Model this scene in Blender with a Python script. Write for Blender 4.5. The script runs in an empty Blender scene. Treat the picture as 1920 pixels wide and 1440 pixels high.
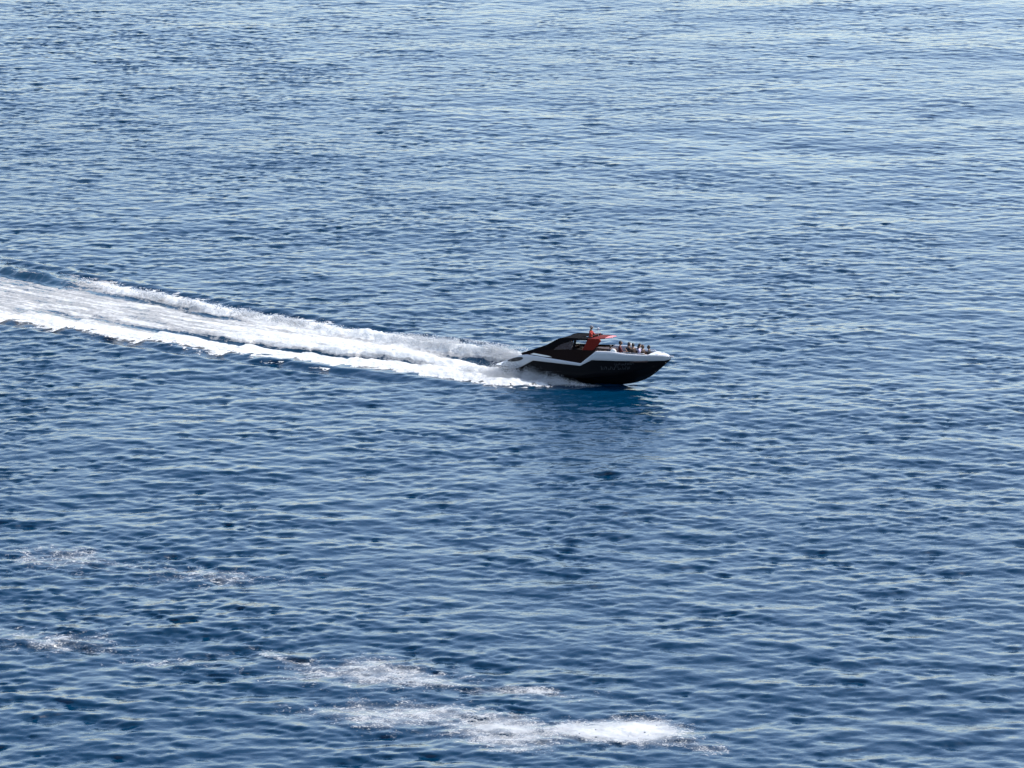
import bpy, bmesh, math, random
import numpy as np
from mathutils import Vector, Matrix
R = math.radians
random.seed(7)
rng = np.random.default_rng(11)
scene = bpy.context.scene
col = scene.collection

# ------------------------------------------------------------------ camera
CAM_H, DEP, HFOV = 64.75, R(14.0), R(13.2)
cam_data = bpy.data.cameras.new('camera')
cam = bpy.data.objects.new('camera', cam_data)
col.objects.link(cam)
cam.location = (0, 0, CAM_H)
cam.rotation_euler = (R(90) - DEP, 0, 0)
cam_data.sensor_fit = 'HORIZONTAL'
cam_data.angle = HFOV
cam_data.clip_start = 1.0
cam_data.clip_end = 60000
scene.camera = cam

# ------------------------------------------------------------------ sky, sun, exposure
SUN_AZ, SUN_EL = R(72), R(50)          # azimuth clockwise from the view direction (+Y)
world = bpy.data.worlds.new('World')
scene.world = world
world.use_nodes = True
wn = world.node_tree
bg = wn.nodes['Background']
sky = wn.nodes.new('ShaderNodeTexSky')
sky.sky_type = 'NISHITA'
sky.sun_disc = False
sky.sun_elevation = SUN_EL
sky.sun_rotation = SUN_AZ
sky.altitude = 60
sky.air_density = 1.0
sky.dust_density = 1.2
sky.ozone_density = 0.3
wn.links.new(sky.outputs[0], bg.inputs[0])
bg.inputs[1].default_value = 0.15
sun_data = bpy.data.lights.new('sun', 'SUN')
sun = bpy.data.objects.new('sun', sun_data)
col.objects.link(sun)
sun_data.energy = 2.8
sun_data.angle = R(0.53)
sun_data.color = (1.0, 0.96, 0.90)
sdir = Vector((math.sin(SUN_AZ) * math.cos(SUN_EL), math.cos(SUN_AZ) * math.cos(SUN_EL), math.sin(SUN_EL)))
sun.rotation_euler = sdir.to_track_quat('Z', 'Y').to_euler()
sun.location = (60, 300, 120)
vs = scene.view_settings
vs.view_transform = 'Standard'
vs.look = 'None'
vs.exposure = 1.18
vs.gamma = 1.0
vs.use_curve_mapping = False
scene.cycles.max_bounces = 8
scene.cycles.transparent_max_bounces = 12
scene.cycles.sample_clamp_direct = 2.0
scene.cycles.sample_clamp_indirect = 3.0
scene.cycles.caustics_reflective = False
scene.cycles.caustics_refractive = False

# ------------------------------------------------------------------ helpers
def tag(o, label=None, category=None, group=None, kind=None):
    if label: o['label'] = label
    if category: o['category'] = category
    if group: o['group'] = group
    if kind: o['kind'] = kind
    return o

def link(name, me, parent=None, mats=()):
    o = bpy.data.objects.new(name, me)
    col.objects.link(o)
    for m in mats: me.materials.append(m)
    if parent: o.parent = parent
    return o

def empty(name, loc=(0, 0, 0), rot=(0, 0, 0)):
    o = bpy.data.objects.new(name, None)
    col.objects.link(o)
    o.location = loc
    o.rotation_euler = rot
    o.empty_display_size = 0.3
    return o

def mesh_np(name, co, quads, smooth=True):
    me = bpy.data.meshes.new(name)
    nv, nq = len(co), len(quads)
    me.vertices.add(nv)
    me.vertices.foreach_set('co', np.ascontiguousarray(co, dtype=np.float32).ravel())
    k = quads.shape[1]
    me.loops.add(nq * k)
    me.loops.foreach_set('vertex_index', np.ascontiguousarray(quads, dtype=np.int32).ravel())
    me.polygons.add(nq)
    me.polygons.foreach_set('loop_start', np.arange(0, nq * k, k, dtype=np.int32))
    me.update(calc_edges=True)
    if smooth:
        me.polygons.foreach_set('use_smooth', np.ones(nq, dtype=bool))
    me.validate()
    return me

def grid_quads(nr, nc):
    i = np.arange(nr * nc).reshape(nr, nc)
    return np.stack([i[:-1, :-1], i[:-1, 1:], i[1:, 1:], i[1:, :-1]], -1).reshape(-1, 4)

def set_attr(me, name, arr):
    a = me.attributes.new(name, 'FLOAT', 'POINT')
    a.data.foreach_set('value', np.ascontiguousarray(arr, dtype=np.float32).ravel())

def sstep(a, b, x):
    t = np.clip((x - a) / (b - a), 0, 1)
    return t * t * (3 - 2 * t)

LAT = rng.random((512, 512))
def vnoise(x, y):
    xi, yi = np.floor(x).astype(int), np.floor(y).astype(int)
    fx, fy = x - xi, y - yi
    fx, fy = fx * fx * (3 - 2 * fx), fy * fy * (3 - 2 * fy)
    a = LAT[xi % 512, yi % 512]; b = LAT[(xi + 1) % 512, yi % 512]
    c = LAT[xi % 512, (yi + 1) % 512]; d = LAT[(xi + 1) % 512, (yi + 1) % 512]
    return (a * (1 - fx) + b * fx) * (1 - fy) + (c * (1 - fx) + d * fx) * fy * 1.0

def fbm(x, y, octs=4, gain=0.5):
    s, amp, tot = 0.0, 1.0, 0.0
    for o in range(octs):
        s = s + amp * (vnoise(x * 2 ** o + 17.3 * o, y * 2 ** o + 9.1 * o) - 0.5)
        tot += amp
        amp *= gain
    return s / tot * 2

# ------------------------------------------------------------------ materials
def new_mat(name):
    m = bpy.data.materials.new(name)
    m.use_nodes = True
    return m, m.node_tree, m.node_tree.nodes['Principled BSDF']

def paint(name, c, rough=0.4, vary=0.12, metal=0.0, coat=0.0, scale=6.0, spec=0.5):
    m, nt, b = new_mat(name)
    tc = nt.nodes.new('ShaderNodeTexCoord')
    n = nt.nodes.new('ShaderNodeTexNoise')
    n.inputs['Scale'].default_value = scale
    n.inputs['Detail'].default_value = 5
    nt.links.new(tc.outputs['Object'], n.inputs['Vector'])
    mx = nt.nodes.new('ShaderNodeMix')
    mx.data_type = 'RGBA'
    mx.inputs[6].default_value = (*[v * (1 - vary) for v in c], 1)
    mx.inputs[7].default_value = (*[min(1, v * (1 + vary)) for v in c], 1)
    nt.links.new(n.outputs['Fac'], mx.inputs[0])
    nt.links.new(mx.outputs[2], b.inputs['Base Color'])
    b.inputs['Roughness'].default_value = rough
    b.inputs['Metallic'].default_value = metal
    b.inputs['Coat Weight'].default_value = coat
    b.inputs['Specular IOR Level'].default_value = spec
    return m

M = {
    'black': paint('black_gelcoat', (0.004, 0.004, 0.005), 0.3, 0.2, spec=0.08),
    'white': paint('white_gelcoat', (0.40, 0.40, 0.415), 0.3, 0.1),
    'maroon': paint('dark_maroon_panel', (0.007, 0.0022, 0.002), 0.45, 0.3, spec=0.05),
    'top': paint('charcoal_hardtop', (0.005, 0.0045, 0.005), 0.8, 0.2, spec=0.02),
    'red': paint('red_paint', (0.105, 0.009, 0.005), 0.6, 0.15, spec=0.06),
    'pink': paint('pink_visor_edge', (0.62, 0.20, 0.20), 0.5, 0.15),  # paler pinkish red for the front lip of the visor
    'dark': paint('dark_opening', (0.008, 0.008, 0.012), 0.5, 0.2),
    'cushion': paint('cream_vinyl', (0.66, 0.63, 0.58), 0.6, 0.08),
    'brown': paint('brown_vinyl', (0.045, 0.022, 0.018), 0.6, 0.2),
    'teak': paint('teak_sole', (0.16, 0.09, 0.05), 0.7, 0.2, scale=12),
    'steel': paint('steel', (0.6, 0.6, 0.62), 0.25, 0.05, metal=1.0),
    'decal': paint('grey_vinyl_mark', (0.03, 0.03, 0.035), 0.5, 0.5, scale=5),
    'stripe': paint('dark_red_boot_stripe', (0.09, 0.012, 0.012), 0.4, 0.3),
}

def glass_mat():
    m, nt, b = new_mat('tinted_windscreen_glass')
    n = nt.nodes.new('ShaderNodeTexNoise')
    n.inputs['Scale'].default_value = 3
    r = nt.nodes.new('ShaderNodeMapRange')
    r.inputs[3].default_value = 0.03
    r.inputs[4].default_value = 0.10
    nt.links.new(n.outputs['Fac'], r.inputs[0])
    nt.links.new(r.outputs[0], b.inputs['Roughness'])
    b.inputs['Base Color'].default_value = (0.10, 0.06, 0.06, 1)
    b.inputs['Alpha'].default_value = 0.18
    return m
M['glass'] = glass_mat()

def math_node(nt, op, a, b=None, clamp=False):
    n = nt.nodes.new('ShaderNodeMath')
    n.operation = op
    n.use_clamp = clamp
    for i, v in enumerate((a, b)):
        if v is None: continue
        if isinstance(v, (int, float)): n.inputs[i].default_value = v
        else: nt.links.new(v, n.inputs[i])
    return n.outputs[0]

def noise_node(nt, vec, scale, detail=4, rough=0.55, stretch=(1, 1, 1), dist=0.0):
    mp = nt.nodes.new('ShaderNodeMapping')
    mp.inputs['Scale'].default_value = stretch
    nt.links.new(vec, mp.inputs['Vector'])
    n = nt.nodes.new('ShaderNodeTexNoise')
    n.inputs['Scale'].default_value = scale
    n.inputs['Detail'].default_value = detail
    n.inputs['Roughness'].default_value = rough
    n.inputs['Distortion'].default_value = dist
    nt.links.new(mp.outputs[0], n.inputs['Vector'])
    return n.outputs['Fac']

WATER_COL = (0.0001, 0.018, 0.044, 1)
def water_nodes(nt, b):
    tc = nt.nodes.new('ShaderNodeTexCoord')
    P = tc.outputs['Object']
    b.inputs['Base Color'].default_value = WATER_COL
    b.inputs['IOR'].default_value = 1.333
    patch = noise_node(nt, P, 0.022, 3, 0.5, (1, 0.55, 1), 0.6)
    pr = nt.nodes.new('ShaderNodeMapRange')
    pr.inputs[1].default_value = 0.38; pr.inputs[2].default_value = 0.62
    pr.inputs[3].default_value = 0.45; pr.inputs[4].default_value = 1.0
    nt.links.new(patch, pr.inputs[0])
    n1 = noise_node(nt, P, 2.8, 3, 0.55, (0.62, 1, 1), 0.3)
    n2 = noise_node(nt, P, 5.5, 3, 0.6, (0.7, 1, 1), 0.2)
    h = math_node(nt, 'ADD', math_node(nt, 'MULTIPLY', n1, 0.03), math_node(nt, 'MULTIPLY', n2, 0.009))
    h = math_node(nt, 'MULTIPLY', h, pr.outputs[0])
    bump = nt.nodes.new('ShaderNodeBump')
    bump.inputs['Strength'].default_value = 1.0
    bump.inputs['Distance'].default_value = 1.0
    nt.links.new(h, bump.inputs['Height'])
    nt.links.new(bump.outputs[0], b.inputs['Normal'])
    b.inputs['Roughness'].default_value = 0.08
    return P

def water_mat():
    m, nt, b = new_mat('sea_water')
    water_nodes(nt, b)
    return m
M['water'] = water_mat()

def foam_bsdf(nt, P):
    f = nt.nodes.new('ShaderNodeBsdfPrincipled')
    f.inputs['Base Color'].default_value = (0.80, 0.81, 0.82, 1)
    f.inputs['Roughness'].default_value = 0.85
    f.inputs['Specular IOR Level'].default_value = 0.2
    bump = nt.nodes.new('ShaderNodeBump')
    bump.inputs['Strength'].default_value = 0.9
    bump.inputs['Distance'].default_value = 0.12
    nt.links.new(noise_node(nt, P, 3.2, 6, 0.65), bump.inputs['Height'])
    nt.links.new(bump.outputs[0], f.inputs['Normal'])
    return f

def wake_mat():
    m, nt, b = new_mat('wake_foam_and_water')
    P = water_nodes(nt, b)
    b.inputs['Base Color'].default_value = (0.004, 0.026, 0.052, 1)
    f = foam_bsdf(nt, P)
    at = nt.nodes.new('ShaderNodeAttribute'); at.attribute_name = 'cover'
    un = nt.nodes.new('ShaderNodeAttribute'); un.attribute_name = 'along'
    ac = nt.nodes.new('ShaderNodeAttribute'); ac.attribute_name = 'across'
    cv = nt.nodes.new('ShaderNodeCombineXYZ')
    nt.links.new(un.outputs['Fac'], cv.inputs[0]); nt.links.new(ac.outputs['Fac'], cv.inputs[1])
    streak = noise_node(nt, cv.outputs[0], 1.0, 7, 0.66, (0.22, 1.9, 1), 0.5)
    fine = noise_node(nt, P, 2.6, 8, 0.75, (1, 1, 1), 0.6)
    nz = math_node(nt, 'ADD', math_node(nt, 'MULTIPLY', streak, 0.6), math_node(nt, 'MULTIPLY', fine, 0.4))
    v = math_node(nt, 'ADD', at.outputs['Fac'], math_node(nt, 'MULTIPLY', math_node(nt, 'SUBTRACT', nz, 0.5), 4.6))
    r = nt.nodes.new('ShaderNodeMapRange'); r.interpolation_type = 'SMOOTHSTEP'
    r.inputs[1].default_value = 0.22; r.inputs[2].default_value = 0.42
    nt.links.new(v, r.inputs[0])
    thin = nt.nodes.new('ShaderNodeMapRange'); thin.interpolation_type = 'SMOOTHSTEP'
    thin.inputs[1].default_value = 0.5; thin.inputs[2].default_value = 1.15
    nt.links.new(v, thin.inputs[0])
    fc = nt.nodes.new('ShaderNodeMix'); fc.data_type = 'RGBA'
    fc.inputs[6].default_value = (0.42, 0.42, 0.42, 1); fc.inputs[7].default_value = (0.82, 0.82, 0.80, 1)
    nt.links.new(thin.outputs[0], fc.inputs[0]); nt.links.new(fc.outputs[2], f.inputs['Base Color'])
    mix = nt.nodes.new('ShaderNodeMixShader')
    nt.links.new(r.outputs[0], mix.inputs[0])
    nt.links.new(b.outputs[0], mix.inputs[1]); nt.links.new(f.outputs[0], mix.inputs[2])
    tl = nt.nodes.new('ShaderNodeBsdfTranslucent')
    nt.links.new(fc.outputs[2], tl.inputs[0])
    ft = nt.nodes.new('ShaderNodeMixShader'); ft.inputs[0].default_value = 0.42
    nt.links.new(f.outputs[0], ft.inputs[1]); nt.links.new(tl.outputs[0], ft.inputs[2])
    nt.links.new(ft.outputs[0], mix.inputs[2])
    # torn outer edge: lacy foam with open sea between
    ed = nt.nodes.new('ShaderNodeAttribute'); ed.attribute_name = 'edge'
    lace = noise_node(nt, P, 1.5, 8, 0.72, (0.8, 1, 1), 0.9)
    av = math_node(nt, 'ADD', ed.outputs['Fac'], math_node(nt, 'MULTIPLY', math_node(nt, 'SUBTRACT', lace, 0.5), 3.2))
    ar = nt.nodes.new('ShaderNodeMapRange'); ar.interpolation_type = 'SMOOTHSTEP'
    ar.inputs[1].default_value = 0.42; ar.inputs[2].default_value = 0.62
    nt.links.new(av, ar.inputs[0])
    tr = nt.nodes.new('ShaderNodeBsdfTransparent')
    mix2 = nt.nodes.new('ShaderNodeMixShader')
    nt.links.new(ar.outputs[0], mix2.inputs[0]); nt.links.new(tr.outputs[0], mix2.inputs[1]); nt.links.new(mix.outputs[0], mix2.inputs[2])
    nt.links.new(mix2.outputs[0], nt.nodes['Material Output'].inputs['Surface'])
    return m
M['wake'] = wake_mat()

def patch_mat():
    m, nt, b = new_mat('drifting_foam_flecks')
    tc = nt.nodes.new('ShaderNodeTexCoord')
    P = tc.outputs['Object']
    nt.nodes.remove(b)
    f = foam_bsdf(nt, P)
    f.inputs['Base Color'].default_value = (0.68, 0.68, 0.67, 1)
    at = nt.nodes.new('ShaderNodeAttribute'); at.attribute_name = 'cover'
    n1 = noise_node(nt, P, 1.1, 5, 0.62, (0.8, 1, 1), 0.6)
    n2 = noise_node(nt, P, 5.0, 5, 0.7, (0.8, 1, 1), 1.2)
    nz = math_node(nt, 'ADD', math_node(nt, 'MULTIPLY', n1, 0.4), math_node(nt, 'MULTIPLY', n2, 0.6))
    v = math_node(nt, 'ADD', at.outputs['Fac'], math_node(nt, 'MULTIPLY', math_node(nt, 'SUBTRACT', nz, 0.5), 3.6))
    r = nt.nodes.new('ShaderNodeMapRange'); r.interpolation_type = 'SMOOTHSTEP'
    r.inputs[1].default_value = 0.56; r.inputs[2].default_value = 0.95
    r.inputs[4].default_value = 0.46
    nt.links.new(v, r.inputs[0])
    film = nt.nodes.new('ShaderNodeMapRange'); film.interpolation_type = 'SMOOTHSTEP'
    film.inputs[1].default_value = 0.45; film.inputs[2].default_value = 1.2; film.inputs[4].default_value = 0.68
    nt.links.new(math_node(nt, 'ADD', at.outputs['Fac'], math_node(nt, 'MULTIPLY', math_node(nt, 'SUBTRACT', n1, 0.5), 0.6)), film.inputs[0])
    r = type('o', (), {'outputs': [math_node(nt, 'MAXIMUM', r.outputs[0], film.outputs[0])]})
    tr = nt.nodes.new('ShaderNodeBsdfTransparent')
    mix = nt.nodes.new('ShaderNodeMixShader')
    nt.links.new(r.outputs[0], mix.inputs[0])
    nt.links.new(tr.outputs[0], mix.inputs[1]); nt.links.new(f.outputs[0], mix.inputs[2])
    nt.links.new(mix.outputs[0], nt.nodes['Material Output'].inputs['Surface'])
    return m
M['patch'] = patch_mat()

def drop_mat():
    m, nt, b = new_mat('spray_droplets')
    n = nt.nodes.new('ShaderNodeTexNoise'); n.inputs['Scale'].default_value = 2
    mx = nt.nodes.new('ShaderNodeMix'); mx.data_type = 'RGBA'
    mx.inputs[6].default_value = (0.70, 0.72, 0.75, 1); mx.inputs[7].default_value = (0.85, 0.86, 0.87, 1)
    nt.links.new(n.outputs['Fac'], mx.inputs[0])
    d = nt.nodes.new('ShaderNodeBsdfDiffuse'); t = nt.nodes.new('ShaderNodeBsdfTranslucent')
    nt.links.new(mx.outputs[2], d.inputs[0]); nt.links.new(mx.outputs[2], t.inputs[0])
    mix = nt.nodes.new('ShaderNodeMixShader'); mix.inputs[0].default_value = 0.5
    nt.links.new(d.outputs[0], mix.inputs[1]); nt.links.new(t.outputs[0], mix.inputs[2])
    nt.nodes.remove(b)
    nt.links.new(mix.outputs[0], nt.nodes['Material Output'].inputs['Surface'])
    return m
M['drop'] = drop_mat()

# ------------------------------------------------------------------ boat track frame
YAW, PITCH, ROLL = R(-24), R(3), R(-5)
BOAT_ORG = Vector((0.287, 262.489, -0.4606))
G = np.array([6.58, 259.70])                       # where the forefoot meets the water
HV = np.array([math.cos(YAW), math.sin(YAW)])
NV = np.array([-math.sin(YAW), math.cos(YAW)])
def wake_c(s): return np.interp(-s, [0, 7, 20, 30, 45, 60, 75], [0, 0, 1.2, 2.6, 6.0, 9.6, 13.4])
def wake_w(s): return np.interp(-s, [0.5, 2, 4, 7, 12, 20, 30, 45, 60, 75], [1.2, 1.7, 2.4, 3.1, 3.6, 4.1, 4.9, 6.0, 7.0, 8.0])
S_FRONT, S_BACK = -1.2, -70.0

# ------------------------------------------------------------------ sea (one sheet to the horizon)
NX, NY, DX, DY = 1024, 1536, 0.15, 0.17
kx = 2 * np.pi * np.fft.fftfreq(NX, DX)[:, None]
ky = 2 * np.pi * np.fft.fftfreq(NY, DY)[None, :]
k = np.sqrt(kx ** 2 + ky ** 2); k[0, 0] = 1e-6
WIND = R(-97)                                       # travelling towards the camera, a little to the left
def field(kp, kmax, power, spread, slope_rms, seed, wind=WIND):
    cosw = (kx * math.cos(wind) + ky * math.sin(wind)) / k
    r = np.random.default_rng(seed)
    S = k ** (-power) * np.exp(-1.25 * (kp / k) ** 2) * np.exp(-(k / kmax) ** 2)
    S = S * (0.06 + np.maximum(cosw, 0) ** spread)
    S[0, 0] = 0
    A = np.sqrt(S) * (r.normal(size=k.shape) + 1j * r.normal(size=k.shape))
    hx = np.real(np.fft.ifft2(1j * kx * A)); hy = np.real(np.fft.ifft2(1j * ky * A))
    sc = slope_rms / math.sqrt((hx ** 2 + hy ** 2).mean())
    A = A * sc
    h = np.real(np.fft.ifft2(A))
    dx = np.real(np.fft.ifft2(-1j * kx / k * A)); dy = np.real(np.fft.ifft2(-1j * ky / k * A))
    return h, dx, dy
hX = field(2 * np.pi / 17.0, 2 * np.pi / 8.0, 4.0, 6, 0.016, 9)
hC = field(2 * np.pi / 4.6, 2 * np.pi / 1.8, 4.0, 5, 0.028, 21, R(-62))
hB = field(2 * np.pi / 4.2, 2 * np.pi / 1.3, 4.0, 4, 0.085, 33)
hL = field(2 * np.pi / 2.0, 2 * np.pi / 0.6, 3.9, 3, 0.105, 3)
hS = field(2 * np.pi / 0.75, 2 * np.pi / 0.36, 3.2, 1.5, 0.132, 5)
CX, CY = 800, 1450
X0, Y0 = -60.0, 178.0
gx = X0 + DX * np.arange(CX); gy = Y0 + DY * np.arange(CY)
ext_lo = np.array([-30000, -9000, -3000, -1000, -400, -200, -120, -85, -68])
xs = np.concatenate([ext_lo, gx, [gx[-1] + 8, 85, 120, 200, 400, 1000, 3000, 9000, 30000]])
ys = np.concatenate([[-30000, -9000, -3000, -1000, -300, -50, 60, 120, 160], gy,
                     [gy[-1] + 6, 445, 480, 560, 750, 1200, 3000, 9000, 30000]])
XX, YY = np.meshgrid(xs, ys, indexing='ij')
H = np.zeros_like(XX); DXX = np.zeros_like(XX); DYY = np.zeros_like(XX)
gust = 0.5 + 0.9 * fbm((gx[:, None] + 300) / 26.0 + 0 * gy[None, :], (gy[None, :]) / 34.0 + 0.25 * gx[:, None] / 26.0, 3)
gust = np.clip(gust, 0, 1)
grp = fbm(gx[:, None] / 3.6 + 0 * gy[None, :], gy[None, :] / 4.5 + 0 * gx[:, None], 2)
grp = 1.0 + 0.5 * np.clip(grp, -0.6, 0.9)
ampS = (0.68 + 0.52 * gust) * grp
ampL = (0.85 + 0.25 * gust) * grp
# the sea calms with distance from the shore
near = np.interp(gy, [183, 215, 250, 300], [1.0, 0.75, 0.4, 0.2])[None, :] * grp
lee = np.interp(gy, [185, 260, 320, 420], [1.15, 1.0, 0.76, 0.53])[None, :] * np.interp(gx, [-50, -5, 50], [1.20, 1.0, 0.82])[:, None]
ampS = ampS * lee; ampL = ampL * lee
sl = (slice(9, 9 + CX), slice(9, 9 + CY))
H[sl] = hL[0][:CX, :CY] * ampL + hS[0][:CX, :CY] * ampS + hB[0][:CX, :CY] * near + hC[0][:CX, :CY] * lee + hX[0][:CX, :CY]
DXX[sl] = hL[1][:CX, :CY] * 0.1 * ampL + hS[1][:CX, :CY] * 0.1 * ampS
DYY[sl] = hL[2][:CX, :CY] * 0.1 * ampL + hS[2][:CX, :CY] * 0.1 * ampS - 2.2 * (H[sl] - hX[0][:CX, :CY])      # crests lean downwind
S_ = (XX - G[0]) * HV[0] + (YY - G[1]) * HV[1]
N_ = (XX - G[0]) * NV[0] + (YY - G[1]) * NV[1]
V_ = (N_ - wake_c(S_)) / wake_w(S_)
mask = (1 - sstep(0.62, 0.86, np.abs(V_))) * sstep(-5.0, -7.5, S_) * sstep(S_BACK, S_BACK + 4, S_)
H = H * (1 - mask) - 0.45 * mask
DXX *= (1 - mask); DYY *= (1 - mask)
# the boat's divergent waves, running out beside the wake
for side in (-1, 1):
    off = side * (N_ - wake_c(S_)) - wake_w(S_)
    t = -S_
    env = sstep(6, 14, t) * sstep(68, 50, t) * np.exp(-((off - 1.3) / 1.1) ** 2)
    H += (1 - mask) * env * 0.13 * np.cos((off - 1.2) * 2.2 + 0.12 * t)
sea_co = np.stack([XX + DXX, YY + DYY, H], -1)
sea_me = mesh_np('sea', sea_co.reshape(-1, 3), grid_quads(*XX.shape)[:, ::-1][:, [3, 2, 1, 0]])
sea = link('sea', sea_me, None, [M['water']])
tag(sea, 'choppy deep blue sea', None, None, 'structure')

# ------------------------------------------------------------------ drifting foam lying on the sea
def foam_patch(label, blobs):
    c = np.zeros((CX, CY))
    gxx, gyy = np.meshgrid(gx, gy, indexing='ij')
    wob = 1.6 * fbm(gxx / 3.1, gyy / 4.0, 4)
    wob2 = 1.6 * fbm(gxx / 3.3 + 40, gyy / 3.6 + 11, 4)
    for (x, y, rx, ry, ang, amp) in blobs:
        a = R(ang)
        u = ((gxx - x) * math.cos(a) + (gyy - y) * math.sin(a)) + wob
        w = (-(gxx - x) * math.sin(a) + (gyy - y) * math.cos(a)) + wob2
        c = np.maximum(c, amp * np.exp(-((u / rx) ** 2 + (w / ry) ** 2)))
    keep = c > 0.16
    kq = keep[:-1, :-1] | keep[1:, :-1] | keep[:-1, 1:] | keep[1:, 1:]
    q = grid_quads(CX, CY)[:, [0, 1, 2, 3]][kq.ravel()]
    used = np.unique(q)
    remap = np.full(CX * CY, -1, dtype=np.int64); remap[used] = np.arange(len(used))
    co = sea_co[sl].reshape(-1, 3)[used].copy()
    co[:, 2] += 0.014
    me = mesh_np('drifting_foam', co, remap[q][:, ::-1])
    set_attr(me, 'cover', c.ravel()[used])
    o = link('drifting_foam', me, None, [M['patch']])
    tag(o, label, 'foam', None, 'stuff')
foam_patch('pale foam slick drifting at the bottom middle of the picture, white at its right end',
           [(4.9, 193.3, 3.4, 2.6, -6, 1.1), (8.2, 191.8, 2.4, 1.2, -22, 0.66), (0.0, 193.6, 5.6, 2.8, -8, 0.88), (-5.0, 195.8, 6.5, 2.8, -10, 0.78),
            (0.5, 199.2, 5.0, 1.6, -10, 0.76), (-6.0, 202.2, 6.5, 3.0, -14, 0.78), (-11, 204.8, 4.5, 1.8, -14, 0.68)])
foam_patch('thin foam flecks scattered on the water near the left edge, upper of two streaks',
           [(-23.0, 221.8, 6.5, 2.8, -12, 0.58), (-15.5, 218.2, 6.5, 2.6, -10, 0.60)])
foam_patch('thin foam flecks scattered on the water near the left edge, lower of two streaks',
           [(-22.0, 207.6, 5.5, 2.4, -14, 0.60), (-16.5, 204.4, 5.5, 2.2, -12, 0.58)])

# ------------------------------------------------------------------ wake
ds, nv_ = 0.10, 190
ss = np.arange(S_FRONT, S_BACK, -ds)
vv = np.linspace(-1.6, 1.6, nv_)
SS, VV = np.meshgrid(ss, vv, indexing='ij')
T = -SS
# scalloped edges
saw = (T / 5.2 + 0.9 * fbm(T / 9.0, 0 * T + 6.6, 2)) % 1.0
eL = 0.24 * fbm(T / 3.0, 0 * T + 3.3, 5, 0.6) + 0.32 * (saw - 0.5) * sstep(6, 12, T); eR = 0.24 * fbm(T / 2.6, 0 * T + 8.7, 5, 0.6)
VE = np.where(VV < 0, VV * (1 + eL), VV * (1 + eR))
def bump1(v, c, w): return np.exp(-((v - c) / w) ** 2)
A_near = np.interp(T, [1, 4, 7, 14, 25, 45, 70], [0.0, 0.06, 0.16, 0.13, 0.09, 0.06, 0.04]) * (0.95 + 0.9 * fbm(T / 2.4, 0 * T + 5.1, 3))
A_far = np.interp(T, [1, 4, 7, 14, 22, 32, 45, 70], [0.10, 0.34, 0.46, 0.36, 0.23, 0.25, 0.27, 0.17]) * (0.95 + 1.1 * fbm(T / 2.8, 0 * T + 1.7, 3))
Z = 0.04 + A_near * bump1(VE, -0.72, 0.26) + A_far * bump1(VE, 0.84, 0.15)
Z += np.interp(T, [6, 9, 14, 20, 30], [0, 0.12, 0.42, 0.26, 0.05]) * bump1(VE, 0.02, 0.32)
Z -= np.interp(T, [6, 7.2, 11, 15], [0, 0.42, 0.34, 0]) * bump1(VE, 0.38, 0.24)
st_c = np.interp(T, [9, 14, 22, 34, 50], [-0.22, -0.28, -0.38, -0.46, -0.5])
st_a = np.interp(T, [9, 13, 17, 26, 32, 44], [0, 0.6, 1.0, 1.0, 0.5, 0.15])
Z -= 0.28 * st_a * bump1(VE, st_c, 0.11)
far_c = np.interp(T, [20, 28, 36, 46, 60], [0.60, 0.62, 0.64, 0.66, 0.66])
far_a = np.interp(T, [25, 29, 31, 35, 39, 44, 47, 56, 70], [0, 0.15, 0.8, 0.75, 0.3, 0.5, 1.1, 1.1, 0.8])
Z -= 0.14 * far_a * bump1(VE, far_c, 0.1)
PXw = G[0] + HV[0] * SS + NV[0] * (wake_c(SS) + VV * wake_w(SS))
PYw = G[1] + HV[1] * SS + NV[1] * (wake_c(SS) + VV * wake_w(SS))
turb = np.interp(T, [1, 6, 14, 30, 70], [0.06, 0.11, 0.085, 0.055, 0.04])
Z += turb * (fbm(PXw / 1.0, PYw / 1.0, 4) * 1.3 + 0.5 * np.abs(fbm(PXw / 0.45 + 31, PYw / 0.45, 3)))
Z += np.interp(T, [1, 5, 16, 30], [0.03, 0.07, 0.06, 0.03]) * fbm(PXw / 0.3 + 5, PYw / 0.3, 3)
Z += 0.22 * A_far * bump1(VE, 0.86, 0.16) * np.maximum(0, fbm(T / 0.8, VE * 4.0, 3)) * 2
fade = sstep(1.12, 0.88, np.abs(VE))
Z = 0.06 * (1 - fade) + np.maximum(Z, 0.06 - 0.5 * (np.abs(VE) < 0.8)) * fade
Z -= 0.5 * sstep(S_BACK + 8, S_BACK, SS)
C = np.interp(T, [1, 5, 12, 25, 45, 70], [0.3, 0.7, 1.05, 0.80, 0.55, 0.44]) * np.ones_like(VE)
C += np.interp(T, [1, 3, 7, 14, 40, 70], [0.0, 0.1, 0.7, 0.65, 0.3, 0.2]) * bump1(VE, -0.76, 0.27)
C += np.interp(T, [1, 5, 14, 24, 36, 44, 70], [0.1, 0.9, 0.9, 0.7, 0.6, 0.1, 0.0]) * bump1(VE, 0.88, 0.16)
C += np.interp(T, [6, 10, 18, 30], [0, 0.5, 0.5, 0]) * bump1(VE, 0.0, 0.35)
C -= 1.45 * st_a * bump1(VE, st_c + 0.03 * fbm(T / 1.5, 0 * T + 2.2, 3), 0.11)
C -= np.interp(T, [6, 7.0, 10.5, 14], [0, 1.5, 1.3, 0]) * bump1(VE, 0.40, 0.2)
C -= 1.15 * far_a * bump1(VE, far_c + 0.04 * fbm(T / 2.0, 0 * T, 2), 0.085)
C += 0.30 * fbm(T / 5.0, VE * 5.0, 3)
C += 0.5 * sstep(0.82, 0.98, np.abs(VE)) * sstep(2, 6, T) * np.where(VE > 0, sstep(46, 38, T), 1.0)
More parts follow.
